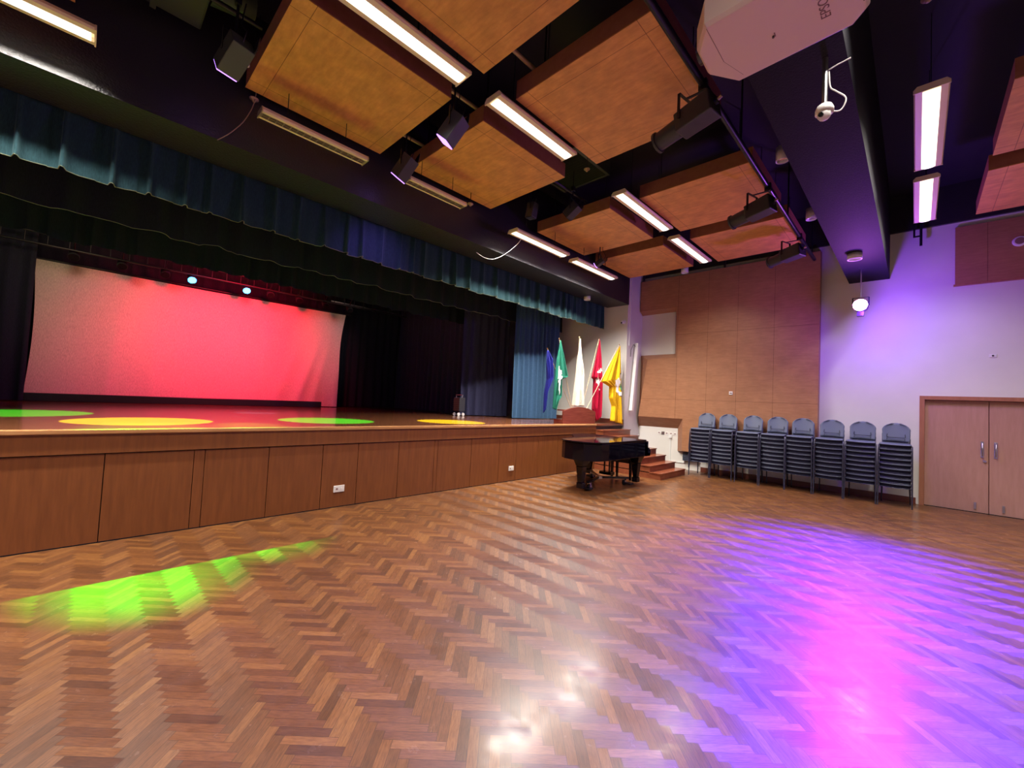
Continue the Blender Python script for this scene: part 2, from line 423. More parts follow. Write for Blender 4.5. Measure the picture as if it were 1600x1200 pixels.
# steps
sr = thing('stage_steps', 'dark reddish wooden steps leading up to the stage beside the flags', 'steps', (-4.9, 9.7, 0))
for i in range(7):
    xf = -4.06-.25*i
    s = MB().box(SX+.001, xf, 9.0, 10.36, .14*i, .14*(i+1)-.02)
    s.build('step', M_step, sr)
    MB().box(xf-.26 if i < 6 else SX+.001, xf+.02, 8.985, 10.37, .14*(i+1)-.02, .14*(i+1)).build('tread', M_step, sr)
def socket(y, w, n, x=SX, z=.255):
    t = thing('wall_socket', f'white double socket plate low on the stage front, {n}', 'socket', (x, y, z))
    MB().box(x-.002, x+.010, y-w/2, y+w/2, z-.045, z+.045).build('plate', M_white, t, bevel=.003)
    for k in (-1, 1):
        MB().box(x+.010, x+.014, y+k*w*.22-.012, y+k*w*.22+.012, z-.012, z+.012).build('switch', M_grey if k < 0 else M_white, t)
socket(2.55, .15, 'nearer the camera'); socket(6.0, .14, 'nearer the piano')

# ------------------------------------------------------------------ curtains
def curtain(name, label, cat, p0, p1, zt, zb, m, amp=.05, wl=.28, hem=None, group=None, seed=1, flare=0, box=False, hemw=.0, rows=9, zend=None):
    rnd = random.Random(seed)
    p0, p1 = Vector((*p0, 0)), Vector((*p1, 0)); L = (p1-p0).length; d = (p1-p0)/L; nn = Vector((-d.y, d.x, 0))
    cuts = [0.0]
    while cuts[-1] < L: cuts.append(cuts[-1]+wl*rnd.uniform(.7, 1.35))
    prof = []
    for a, b in zip(cuts[:-1], cuts[1:]):
        A = amp*rnd.uniform(.6, 1.3)
        if box:
            pr = [(0, -A), (.06, -A*.8), (.10, 0), (.35, A*.12), (.66, -A*.05), (.70, A*.18), (.93, A*.1), (.965, -A*.7)]
        else:
            pr = [(0, -A), (.12, -A*.75), (.28, A*.2), (.45, A), (.6, A*.85), (.8, A*.1), (.92, -A*.8)]
        prof += [(a+(b-a)*s, o) for s, o in pr]
    prof = [(s, o) for s, o in prof if s <= L]
    prof.append((L, 0))
    rws = []
    hw = [rnd.uniform(-1, 1) for _ in range(len(prof)//8+2)]
    for r in range(rows):
        q = r/(rows-1); row = []
        for k, (s, o) in enumerate(prof):
            z1 = zb+hemw*(hw[k//8]*.6+.4*math.sin(s*9))
            z = zt+(z1-zt)*q
            off = o*(.45+.55*q)+.012*math.sin(s*23+q*5+seed)
            p = p0+d*s+nn*(off)*(1+flare*q)
            row.append((p.x, p.y, z))
        rws.append(row)
    loc = ((p0.x+p1.x)/2, (p0.y+p1.y)/2, zt)
    o = solo(name, MB().grid(rws), m, label, cat, group, loc=loc)
    if hem:
        MB().tube([(x, y, z) for x, y, z in rws[-1]], .0045, 5).build('hem', hem, o)
    return o
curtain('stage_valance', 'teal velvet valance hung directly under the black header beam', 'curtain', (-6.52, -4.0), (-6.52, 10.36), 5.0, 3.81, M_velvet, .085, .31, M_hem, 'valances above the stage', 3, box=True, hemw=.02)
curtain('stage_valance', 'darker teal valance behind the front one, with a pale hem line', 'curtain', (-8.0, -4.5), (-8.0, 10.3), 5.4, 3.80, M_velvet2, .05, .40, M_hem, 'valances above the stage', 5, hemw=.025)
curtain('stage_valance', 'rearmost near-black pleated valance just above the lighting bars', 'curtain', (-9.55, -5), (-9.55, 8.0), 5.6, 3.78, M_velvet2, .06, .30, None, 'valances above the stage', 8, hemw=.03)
curtain('stage_drape', 'blue velvet front drape gathered at the far side beside the flags', 'curtain', (-7.8, 7.98), (-7.62, 9.72), 5.3, SZ+.02, M_drape, .07, .16, None, None, 11)
curtain('stage_drape', 'dark navy side curtain with a cart standing beside it', 'curtain', (-9.1, 7.25), (-8.6, 8.6), 5.3, SZ+.02, M_navy, .06, .22, None, None, 12)
curtain('stage_drape', 'black masking curtain along the far side of the stage', 'curtain', (-13.3, 7.75), (-9.3, 7.75), 5.3, SZ+.02, M_navy, .06, .28, None, None, 13)
curtain('stage_drape', 'black backdrop curtain behind the white cyclorama', 'curtain', (-13.75, -7.0), (-13.75, 7.9), 5.3, SZ+.02, M_blackcloth, .06, .30, None, None, 14)
curtain('stage_drape', 'black side curtain at the near edge of the white cyclorama', 'curtain', (-12.6, -4.5), (-12.6, -.86), 5.3, SZ+.02, M_blackcloth, .06, .3, None, None, 15)
# white cyclorama
def cyc():
    X = -13.2; rows = []
    NZ, NY = 28, 90
    for r in range(NZ):
        q = r/(NZ-1); row = []
        for c in range(NY):
            s = c/(NY-1)
            y0 = -.92+.06*math.sin(q*PI); y1 = 5.68-.14*math.sin(min(1, q*2.2)*PI/2)+.03*q
            y = y0+(y1-y0)*s; z = 4.09-q*(4.09-1.14)+.05*math.sin(s*PI)*(1-q)*(-.5)
            f = 0
            for (ys, amp, lean, wd) in ((4.9, .07, .9, .12), (5.2, .05, .6, .10), (4.4, .03, 1.0, .14), (5.55, .05, .1, .07), (.4, .025, .2, .12), (1.1, .02, .1, .1), (2.6, .02, -.5, .18), (3.5, .02, .4, .15)):
                yy = ys-lean*(q-.35); f += amp*math.exp(-((y-yy)/wd)**2)*max(0, min(1, q*2-.3))
            row.append((X+f+.015*math.sin(y*2.3), y, z))
        rows.append(row)
    o = solo('cyclorama', MB().grid(rows), M_cyc, 'large white cyclorama cloth at the back of the stage lit red', 'backdrop', loc=(X, 2.4, 4.09))
    MB().cyl((X, -1.1, 4.11), (X, 5.85, 4.11), .02).build('top_pipe', M_metalblk, o)
cyc()
solo('cyclorama_skirt', MB().box(-12.95, -12.8, -.95, 4.95, SZ, SZ+.17), M_metalblk, 'long low black box along the foot of the white cyclorama', 'footlight trough', loc=(-12.9, 2, SZ), bevel=.01)

# ------------------------------------------------------------------ ceiling panels
PZ = 5.1
def panel(x0, y0, label):
    cx, cy = x0+.85, y0+.85
    t = thing('acoustic_panel', label, 'ceiling panel', (cx, cy, PZ), 'square wooden acoustic panels hung from the ceiling')
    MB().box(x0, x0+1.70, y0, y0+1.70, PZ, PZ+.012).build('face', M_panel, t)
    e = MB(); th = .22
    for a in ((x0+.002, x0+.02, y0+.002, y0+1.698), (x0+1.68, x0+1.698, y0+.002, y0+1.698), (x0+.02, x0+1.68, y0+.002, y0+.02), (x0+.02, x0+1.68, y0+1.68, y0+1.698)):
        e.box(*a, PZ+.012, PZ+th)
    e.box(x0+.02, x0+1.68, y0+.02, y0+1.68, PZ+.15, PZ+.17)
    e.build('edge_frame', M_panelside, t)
    for sx in (-.6, .6):
        for sy in (-.6, .6):
            MB().cyl((cx+sx, cy+sy, PZ+.17), (cx+sx, cy+sy, CZ), .006, n=6).build('hanger_rod', M_metalblk, t)
rowsY = [(-2.0, 'nearest the camera'), (1.07, 'second from the camera'), (3.27, 'third from the camera'), (6.28, 'fourth, past the wide gap'), (8.46, 'nearest the chair wall')]
for nmx, X0 in (('stage side', -5.63), ('middle', -3.36)):
    for y0, nm in rowsY:
        panel(X0, y0, f'wooden acoustic panel in the {nmx} row, {nm}')
panel(.69, 6.36, 'wooden acoustic panel over the double door, its nearer one')
panel(.69, 8.52, 'wooden acoustic panel over the double door, next to the wall')

# ------------------------------------------------------------------ fluorescent fixtures
def fixture(x, y0, y1, z, lit, label, wdt=.26):
    cx, cy = x, (y0+y1)/2; h = wdt/2
    t = thing('fluorescent_light', label, 'ceiling light', (cx, cy, z), 'linear fluorescent lights hung from the ceiling')
    b = MB(); prof = [(-h, .02), (-h+.012, .0), (-h*.5, -.004 if lit else .0), (-h*.5, .03), (h*.5, .03), (h*.5, -.004 if lit else 0.), (h-.012, .0), (h, .02), (h*.8, .06), (-h*.8, .06)]
    b.prism([(x+a, z+c) for a, c in prof], y0, y1, 'y'); b.build('housing', M_cream, t)
    for yy, s in ((y0, -1), (y1, 1)):
        MB().prism([(x-h-.003, z-.004), (x+h+.003, z-.004), (x+h+.003, z+.03), (x+h*.8, z+.064), (x-h*.8, z+.064), (x-h-.003, z+.03)], yy, yy+s*.012, 'y').build('end_cap', M_louver if not lit else M_cream, t)
    if lit:
        d = MB(); n = 6; pf = [(h*.5*math.cos(PI+PI*i/n), .0-.022*math.sin(PI*i/n)) for i in range(n+1)]
        d.prism([(x+a, z+c) for a, c in pf], y0+.02, y1-.02, 'y'); d.build('diffuser', M_tube, t)
        l = light('AREA', 'fluorescent_tube', (x, cy, z-.030), (1, .93, .83), LAMP_W*(3.6 if z < 4.9 else 1)*(y1-y0)/1.6, shape='RECTANGLE', size=.11, size_y=y1-y0-.06, spread=R(LAMP_SPREAD))
    else:
        MB().box(x-h*.48, x+h*.48, y0+.01, y1-.01, z+.024, z+.029).build('reflector', M_darkin, t)
        l = MB(); n = int((y1-y0)/.075)
        for i in range(n+1):
            yy = y0+.01+(y1-y0-.02)*i/n; l.box(x-h*.5, x+h*.5, yy-.006, yy+.006, z-.002, z+.022)
        l.box(x-h*.5, x-h*.5+.008, y0, y1, z-.004, z+.02); l.box(x+h*.5-.008, x+h*.5, y0, y1, z-.004, z+.02); l.box(x-.004, x+.004, y0, y1, z-.002, z+.02)
        l.build('louvre', M_louver, t)
    for f in (.22, .78):
        yy = y0+(y1-y0)*f
        MB().cyl((x, yy, z+.055), (x, yy, PZ if z < 4.9 and not 5.0 < yy < 6.2 else CZ-.002), .005, n=6).build('suspension_rod', M_metalblk, t)
LZ = 4.70
fixture(-5.36, -2.1, -.15, LZ, True, 'lit fluorescent batten by the black header, nearest the camera')
fixture(-5.34, 1.18, 2.42, LZ, False, 'unlit cream louvred light by the header, the nearer unlit one', .19)
fixture(-5.30, 3.05, 4.08, LZ, False, 'unlit cream louvred light by the header, the farther unlit one', .19)
fixture(-5.34, 5.30, 6.86, LZ, True, 'lit fluorescent batten by the black header, over the piano side')
fixture(-5.36, 7.22, 8.84, LZ, True, 'lit fluorescent batten by the header, nearest the flags wall')
MZ = 5.0
fixture(-3.50, .75, 2.60, MZ, True, 'lit fluorescent light between wooden panels, nearest the camera')
fixture(-3.47, 3.02, 4.45, MZ, True, 'lit fluorescent light between wooden panels, second from the camera')
fixture(-3.45, 5.78, 7.53, MZ, True, 'lit fluorescent light between wooden panels, third from the camera')
fixture(-3.50, 8.02, 9.75, MZ, True, 'lit fluorescent light between wooden panels, nearest the chair wall')
fixture(.09, 5.84, 7.70, MZ, True, 'lit fluorescent light beside the deep black beam, the nearer one', .27)
fixture(.08, 8.08, 9.78, MZ, True, 'lit fluorescent light beside the deep black beam, next to the wall', .27)
for i, (x, y0) in enumerate([(-3.5, -2.4), (-3.5, -5.2), (.09, 2.6), (.09, -.6), (.09, -4.2), (3.4, 6.5), (3.4, 2.6), (3.4, -1.2), (3.4, -5), (6.2, 6.5), (6.2, 2.6), (6.2, -3)]):  # unseen fixtures, added to give the hall more light
    fixture(x, y0, y0+1.6, MZ, True, 'added unseen fluorescent light over the part of the hall behind the camera', .24)

# ------------------------------------------------------------------ ceiling hardware
def bar(x, y0, y1, z, m, label, r=.024, drops=()):
    t = thing('lighting_bar', label, 'lighting bar', (x, (y0+y1)/2, z), 'hanging bars for stage lights')
    MB().cyl((x, y0, z), (x, y1, z), r).build('bar', m, t)
    for d in drops: MB().cyl((x, d, z), (x, d, CZ-.002), .012, n=8).build('drop_rod', M_metalblk, t)
bar(-5.36, 2.2, 3.6, 5.38, M_pipe, 'short beige bar over the gap behind the first stage side panel', drops=(2.4, 3.4))
bar(-4.13, 2.2, 3.7, 5.38, M_pipe, 'short beige bar above the hanging box spotlight between panels', drops=(2.4, 3.5))
bar(-3.14, 2.3, 3.7, 5.38, M_pipe, 'short beige bar above the gap between the middle row panels', drops=(2.5, 3.5))
bar(-4.95, -1.0, 1.05, 5.38, M_metalblk, 'dark bar above the greenish box light near the header', drops=(-.8, .6))
bar(-4.45, 5.2, 6.3, 5.38, M_metalblk, 'dark bar over the wide gap between panel rows', drops=(5.3,))
bar(-1.62, -4, 10.9, 5.0, M_metalblk, 'long black lighting bar running beside the deep black beam', .035, drops=(1.0, 3.1, 5.6, 8.3, 10.6))
def box_light(loc, aim, m, label, lens=M_violetlens, L=.34, S=.10, barz=5.38):
    """box shaped wash lamp: body, yoke, clamp, lens, heat sink"""
    loc = Vector(loc); d = (Vector(aim)-loc).normalized()
    t = thing('stage_lamp', label, 'stage light', loc, 'stage lamps on the ceiling bars')
    side = d.cross(Vector((0, 0, 1))).normalized()
    MB().beam(loc-d*L/2, loc+d*L/2, S*2, S*1.7).build('body', m, t, bevel=.008)
    hs = MB()
    for k in range(5): hs.beam(loc-d*(L/2-.02+k*.022)+side*(S+.012), loc-d*(L/2-.02+k*.022)+side*(S+.001)-d*.004, .012, S*1.5)
    hs.build('heat_sink', M_metalblk, t)
    MB().beam(loc+d*(L/2), loc+d*(L/2+.012), S*1.8, S*1.5).build('lens', lens, t)
    y = MB(); up = Vector((0, 0, 1)); top = loc+up*(S+.12)
    for s in (-1, 1): y.beam(loc+side*s*(S+.01), top+side*s*(S+.01), .025, .006)
    y.beam(top-side*(S+.013), top+side*(S+.013), .006, .03)
    y.build('yoke', M_metalblk, t)
    c = MB(); c.cyl(top, (top.x, top.y, barz-.03), .012); c.box(top.x-.03, top.x+.03, top.y-.025, top.y+.025, barz-.045, barz+.035)
    c.build('clamp', M_metalblk, t)
    MB().cyl((top.x, top.y, barz-.03), (top.x, top.y, CZ), .010, n=8).build('drop_rod', M_metalblk, t)
    k = MB(); k.cyl(loc+side*(S+.012), loc+side*(S+.035), .02); k.build('knob', M_steel, t)
    cb = MB(); cb.tube([loc-d*L/2, loc-d*(L/2+.06)+up*.05, Vector((top.x+.05, top.y+.03, top.z+.1)), Vector((top.x+.02, top.y+.06, barz))], .006, 6); cb.build('cable', M_metalblk, t)
box_light((-4.78, .80, 4.82), (-7.5, .1, 3.2), M_greenblk, 'greenish black box stage lamp beside the nearest panel corner', L=.34, S=.10)
box_light((-5.18, 2.93, 4.80), (-6.2, 2.5, 3.5), M_spot, 'black box stage lamp just above the farther unlit louvred light', L=.33, S=.095)
box_light((-3.96, 2.84, 4.78), (-4.7, 2.45, 3.7), M_spot, 'black box stage lamp hanging between two wooden panels', L=.33, S=.10)
box_light((-4.85, 5.25, 4.95), (-5.0, 5.2, 3.9), M_spot, 'black box stage lamp pointing down over the piano', M_metalblk, L=.26, S=.08)
box_light((-4.35, 5.75, 4.98), (-5.1, 5.6, 4.4), M_spot, 'black box stage lamp above the corner of the fourth panel', M_metalblk, L=.26, S=.09)
box_light((-5.05, 7.75, 4.75), (-6.0, 7.55, 4.2), M_spot, 'small black lamp in front of the farthest lit batten', L=.20, S=.06)
def profile_spot(loc, aim, label, L=.62, r=.108):
    loc = Vector(loc); d = (Vector(aim)-loc).normalized(); side = d.cross(Vector((0, 0, 1))).normalized(); up = side.cross(d)
    t = thing('profile_spotlight', label, 'spotlight', loc, 'long profile spotlights on the black bar')
    MB().beam(loc-d*L*.5, loc+d*L*.1, r*2.1, r*2.2, r*2.0, r*2.0).build('body', M_spot, t, bevel=.015)
    b = MB(); b.cyl(loc+d*L*.1, loc+d*L*.5, r*.95, r*.9, 16); b.cyl(loc+d*L*.48, loc+d*L*.52, r*1.08, n=16); b.build('lens_barrel', M_spot, t)
    MB().cyl(loc+d*L*.521, loc+d*L*.525, r*.85, n=16).build('lens', M_lens, t)
    s = MB()
    for k in (-.5, 0, .5): s.beam(loc+d*(L*.06+k*.05)+up*r, loc+d*(L*.04+k*.05)+up*(r+.05)+side*k*.02, .02, .003)
    s.build('shutter_handle', M_metalblk, t)
    y = MB(); top = Vector((loc.x+.0, loc.y, 4.93))
    y.beam(loc+side*(r+.02), Vector((loc.x, loc.y, top.z))+side*(r+.02), .03, .006); y.beam(loc-side*(r+.02), Vector((loc.x, loc.y, top.z))-side*(r+.02), .03, .006)
    y.beam(Vector((loc.x, loc.y, top.z))-side*(r+.022), Vector((loc.x, loc.y, top.z))+side*(r+.022), .03, .006); y.build('yoke', M_metalblk, t)
    c = MB(); c.box(-1.66, -1.58, loc.y-.03, loc.y+.03, 4.93, 5.045); c.beam((loc.x, loc.y, 4.93), (-1.6, loc.y, 4.93), .03, .01); c.build('clamp', M_metalblk, t)
    e = MB().cyl(loc-d*L*.5, loc-d*(L*.5+.03), .03); e.build('rear_cap', M_metalblk, t)
    MB().cyl(loc-d*(L*.5+.03)+up*.01, loc-d*(L*.5+.07)+up*.02, .016).build('plug', M_pipe, t)
profile_spot((-1.80, 4.30, 4.66), (-3.2, 4.52, 4.42), 'long black profile spotlight nearest the white projector', L=.66)
profile_spot((-1.83, 6.95, 4.66), (-3.2, 7.3, 4.45), 'long black profile spotlight, middle of the three on the bar')
profile_spot((-1.84, 9.30, 4.66), (-3.2, 9.8, 4.45), 'long black profile spotlight, the one nearest the wall')

# downlights
def downlight(x, y, zt, h, r, label, cam=0):
    t = thing('downlight', label, 'downlight', (x, y, zt), 'white cylinder downlights')
    MB().lathe([(.001, 0), (r, 0), (r, -h), (r*.86, -h), (r*.8, -h+.03)], (x, y, zt), 20).build('shell', M_white, t)
    MB().cyl((x, y, zt-h+.035), (x, y, zt-h+.025), r*.8).build('reflector', M_chrome, t)
downlight(-1.40, 6.75, 5.42, .20, .085, 'white cylinder downlight over the middle profile spotlight')
downlight(-1.42, 9.15, 5.42, .20, .085, 'white cylinder downlight over the farthest profile spotlight')
downlight(-.79, 9.2, 4.45, .10, .105, 'white drum downlight under the deep black beam')
downlight(-6.2, 9.0, 4.43, .10, .085, 'white drum downlight under the black header near the flags')
downlight(-4.42, 10.85, 5.36, .16, .09, 'white drum downlight before the wooden wall panels')
for x, y in ((-1.40, 6.75), (-1.42, 9.15)):
    solo('mounting_rod', MB().cyl((x, y, 5.42), (x, y, CZ), .01), M_metalblk, f'thin black rod holding the white downlight {"over the middle" if y < 8 else "over the farthest"} spotlight', 'rod', loc=(x, y, 5.42))
solo('mounting_rod', MB().cyl((-4.42, 10.85, 5.36), (-4.42, 10.85, CZ), .01), M_metalblk, 'thin black rod holding the downlight before the wall panels', 'rod', loc=(-4.42, 10.85, 5.36))

# violet effect lamp on its rod
t = thing('effect_lamp', 'glowing violet effect lamp hanging below the deep black beam', 'stage light', (PUR[0], PUR[1], PUR[2]+.1))
MB().cyl((PUR[0], PUR[1]-.10, PUR[2]), (PUR[0], PUR[1]+.10, PUR[2]), .112, n=20).build('body', M_spot, t, bevel=.01)
MB().lathe([(.001, -.14), (.06, -.135), (.095, -.12), (.108, -.10)], PUR, 20, 'y').build('lens', M_hotlens, t)
y_ = MB(); y_.beam((PUR[0]-.12, PUR[1], PUR[2]), (PUR[0]-.12, PUR[1], PUR[2]+.16), .02, .006, up=(0, 1, 0)); y_.beam((PUR[0]+.12, PUR[1], PUR[2]), (PUR[0]+.12, PUR[1], PUR[2]+.16), .02, .006, up=(0, 1, 0)); y_.box(PUR[0]-.125, PUR[0]+.125, PUR[1]-.01, PUR[1]+.01, PUR[2]+.155, PUR[2]+.165)
y_.build('yoke', M_metalblk, t)
MB().cyl((PUR[0], PUR[1], PUR[2]+.16), (PUR[0], PUR[1], 4.45), .011).build('drop_rod', M_steel, t)
MB().box(PUR[0]-.05, PUR[0]+.05, PUR[1]-.06, PUR[1]+.04, PUR[2]-.20, PUR[2]-.12).build('control_box', M_metalblk, t)

# projector with its ceiling pole
def projector():
    t = thing('projector', 'white ceiling projector seen from below, hanging close overhead', 'projector', (-.57, 2.5, 3.7))
    bot = [(-.93, 2.40), (-.94, 2.60), (-.82, 2.77), (-.26, 2.74), (-.20, 2.67), (-.19, 2.34), (-.26, 2.245), (-.84, 2.255)]
    def grow(p, g): return [(-.57+(a+.57)*g, 2.5+(b-2.5)*g) for a, b in p]
    n = len(bot); b = MB()
    lay = [(bot, 3.70), (grow(bot, 1.045), 3.725), (grow(bot, 1.05), 3.86), (grow(bot, .97), 3.90)]
    vs = [(x, y, z) for p, z in lay for x, y in p]
    fs = [tuple(range(n)), tuple(reversed(range(3*n, 4*n)))]
    for k in range(3): fs += [(k*n+i, (k+1)*n+i, (k+1)*n+(i+1) % n, k*n+(i+1) % n) for i in range(n)]
    b.add(vs, fs); b.build('shell', M_projector, t, bevel=.004)
    v = MB()
    for k in range(7): v.box(-.205+.0, -.198, 2.60-.02*k, 2.608-.02*k, 3.699, 3.712)
    v.build('vent_slot', M_darkin, t)
    s = MB(); s.box(-.845, -.843, 2.26, 2.55, 3.6985, 3.701); s.add([(-.845, 2.55, 3.699), (-.843, 2.55, 3.699), (-.785, 2.73, 3.699), (-.787, 2.73, 3.699)], [(0, 1, 2, 3)])
    s.build('shell_seam', M_grey, t)
    MB().cyl((-.585, 2.545, 3.6995), (-.585, 2.545, 3.69), .006).build('screw', M_darkin, t)
    MB().box(-.578, -.574, 2.525, 2.55, 3.695, 3.70).build('latch', M_grey, t)
    MB().cyl((-.97, 2.5, 3.79), (-.935, 2.5, 3.79), .07, n=20).build('lens', M_lens, t)
    MB().cyl((-.6, 2.46, 3.90), (-.6, 2.46, CZ), .025).build('mount_pole', M_metalblk, t)
    MB().box(-.72, -.48, 2.38, 2.56, 3.90, 3.92).build('mount_plate', M_metalblk, t)
    cu = bpy.data.curves.new('brand_lettering', 'FONT'); cu.body = 'EPSON'; cu.size = .062; cu.extrude = .0006; cu.align_x = 'LEFT'
    to = bpy.data.objects.new('tmp', cu); C.objects.link(to)
    dg = bpy.context.evaluated_depsgraph_get(); me = bpy.data.meshes.new_from_object(to.evaluated_get(dg))
    bpy.data.objects.remove(to)
    o = bpy.data.objects.new('brand_lettering', me); C.objects.link(o); me.materials.clear(); me.materials.append(M_grey)
    # reads towards the camera from below, tops of the letters to the stage side
    r = Vector((0, -1, 0)); u = Vector((-1, 0, 0)); k = r.cross(u)
    mm = Matrix(((r.x, u.x, k.x), (r.y, u.y, k.y), (r.z, u.z, k.z))).to_4x4()
    mm.translation = Vector((-.333, 2.60, 3.6988))-t.location
    o.parent = t; o.matrix_local = mm
projector()

# security camera on its pole
def cctv2():
    x, y = -.54, 3.95
    t = thing('security_camera', 'white dome security camera on a steel pole under the black beam', 'security camera', (x, y, 4.45))
    z = 4.0
    MB().lathe([(.001, z+.06), (.05, z+.06), (.062, z+.03), (.062, z), (.001, z)], (x, y, 0), 20).build('mount', M_white, t)
    MB().sphere((x, y-.01, z-.015), .047).build('camera_ball', M_white, t)
    MB().cyl((x-.012, y-.045, z-.03), (x-.016, y-.064, z-.036), .017).build('lens', M_lens, t)
    MB().cyl((x, y, z+.05), (x, y, 4.45), .020).build('pole', M_steel, t)
    MB().tube(smooth([(x+.04, y, z), (x+.10, y+.03, z), (x+.13, y+.03, z+.08), (x+.07, y+.02, z+.16), (x+.035, y, z+.2), (x+.025, y, z+.33)]), .0055).build('cable', M_white, t)
    MB().tube([(x, y, z+.34), (x+.08, y, z+.36), (x+.16, y, z+.37)], .005).build('cable_tie', M_white, t)
cctv2()
# dome camera on the flags wall
t = thing('security_camera', 'small white dome camera high on the wall above the yellow flag', 'security camera', (-5.9, 10.4, 3.95))
MB().cyl((-5.9, 10.4, 3.96), (-5.9, 10.34, 3.96), .06, n=16).build('mount', M_white, t)
MB().sphere((-5.9, 10.32, 3.94), .05).build('camera_ball', M_white, t)
MB().cyl((-5.9, 10.28, 3.92), (-5.9, 10.265, 3.915), .02).build('lens', M_lens, t)

# sprinklers / smoke discs and loose cables
for (x, y, z, lb) in ((-6.0-.0, 1.18, 5.05, 'small grey sensor disc beside the hanging cable near the header'), (-3.9, 5.5, 5.45, 'small grey sensor disc beyond the second lit light'), (-5.45, 4.35, 4.9, 'small grey sensor disc above the unlit louvred light'), (.05, 5.2, 5.5, 'small grey sensor disc above the light beside the beam')):
    if x < -5.76: x = -5.70
    t = thing('smoke_sensor', lb, 'sensor', (x, y, z), 'small sensors under the ceiling')
    MB().lathe([(.001, z+.01), (.05, z+.01), (.05, z), (.02, z-.01), (.018, z-.03), (.001, z-.03)], (x, y, 0), 16).build('disc', M_pipe, t)
    MB().cyl((x, y, z+.01), (x, y, CZ), .006, n=6).build('stem', M_metalblk, t)
solo('loose_cable', MB().tube(smooth([(-5.68, 1.2, 5.3), (-5.68, 1.18, 5.0), (-5.70, 1.1, 4.75), (-5.72, .98, 4.55), (-5.72, .86, 4.40)]), .005), M_pipe, 'thin grey cable hanging before the header near the first unlit light', 'cable', loc=(-5.68, 1.2, 5.3))
solo('loose_cable', MB().tube(smooth([(-5.38, 5.6, 4.75), (-5.50, 5.6, 4.62), (-5.66, 5.45, 4.42), (-5.70, 5.2, 4.25), (-5.70, 4.95, 4.2), (-5.70, 4.75, 4.24)]), .005), M_white, 'white cable curling down below the lit batten near the piano', 'cable', loc=(-5.5, 5.6, 4.9))

# ducts and grille above the wide gap
t = thing('air_vent', 'dark square air grille in the gap between panel rows', 'air vent', (-4.4, 6.3, 5.7))
f_ = MB()
for a in ((-4.9, -3.9, 5.15, 5.2), (-4.9, -3.9, 6.15, 6.2), (-4.9, -4.85, 5.2, 6.15), (-3.95, -3.9, 5.2, 6.15)): f_.box(*a, 5.66, 5.72)
f_.build('frame', M_greenblk, t)
s_ = MB()
for k in range(14): s_.beam((-4.85, 5.24+k*.067, 5.70), (-3.95, 5.24+k*.067, 5.70), .004, .05)
s_.build('slat', M_greenblk, t)
t = thing('air_duct', 'dark rectangular air duct above the gap between panel rows', 'duct', (-4.4, 5.7, 5.8))
MB().box(-4.9, -3.9, 5.15, 6.2, 5.73, CZ-.002).build('duct_shell', M_greenblk, t)
t = thing('air_duct', 'dark olive air duct near the header at the near end', 'duct', (-4.9, 0, 5.7))
MB().box(-5.6, -4.75, -.2, .62, 5.45, 5.9).build('duct_shell', M_greenblk, t, bevel=.02)
MB().box(-5.62, -4.73, .2, .25, 5.43, 5.92).build('flange', M_greenblk, t)
MB().cyl((-5.2, .62, 5.68), (-5.2, 1.0, 5.75), .16).build('outlet', M_greenblk, t)
for i, (x, y, zb, lb) in enumerate(((-5.72+.03, 11.1, 4.93, 'near the flags wall'), (-3.5, 11.08, 4.93, 'before the wooden wall panels'), (.04, 11.08, 4.98, 'above the double door'))):
    hb = MB().box(x-.02, x+.02, y-.02, y+.02, zb, CZ)
    if i == 2: hb.box(x-.11, x-.08, y-.015, y+.015, zb+.18, CZ); hb.box(x-.08, x-.02, y-.015, y+.015, zb+.18, zb+.205)
    solo('hanging_bracket', hb, M_metalblk, f'short black bracket hanging from the ceiling {lb}', 'bracket', 'black ceiling brackets', loc=(x, y, 5.9))

# lighting truss and lamps over the cyclorama
t = thing('lighting_truss', 'dark ladder truss with lamps above the white cyclorama', 'truss', (-12.2, 3, 4.3))
for z in (4.42, 4.20): MB().cyl((-12.2, -1.4, z), (-12.2, 7.3, z), .022).build('chord', M_metalblk, t)
for k in range(30):
    y = -1.3+k*.295
    MB().cyl((-12.2, y, 4.20), (-12.2, y, 4.42), .01, n=6).build('rung', M_metalblk, t)
MB().cyl((-12.45, 4.9, 4.30), (-12.45, 7.3, 4.30), .018).build('cross_pipe', M_steel, t)
for i in range(9):
    y = -.35+i*.72; blue = i in (3, 4)
    if i == 3: y = 1.58
    if i == 4: y = 2.70
    lb = {3: 'glowing blue stage lamp above the cyclorama, the nearer glowing one', 4: 'glowing blue stage lamp above the cyclorama, the farther glowing one'}.get(i, f'dark unlit stage lamp {["at the near end","second","third","","","just past the glowing pair","next but one past the glowing pair","second from the far end","at the far end"][i]} over the cyclorama')
    tt = thing('par_lamp', lb, 'stage light', (-12.35, y, 4.2), 'stage lamps over the cyclorama')
    MB().cyl((-12.42, y, 4.22), (-12.28, y, 4.08), .075, .09, 16).build('can', M_spot, tt)
    MB().cyl((-12.28, y, 4.08), (-12.272, y, 4.072), .08, n=16).build('lens', M_bluelens if blue else M_lens, tt)
    MB().cyl((-12.36, y, 4.22), (-12.2, y, 4.40), .012).build('clamp', M_metalblk, tt)

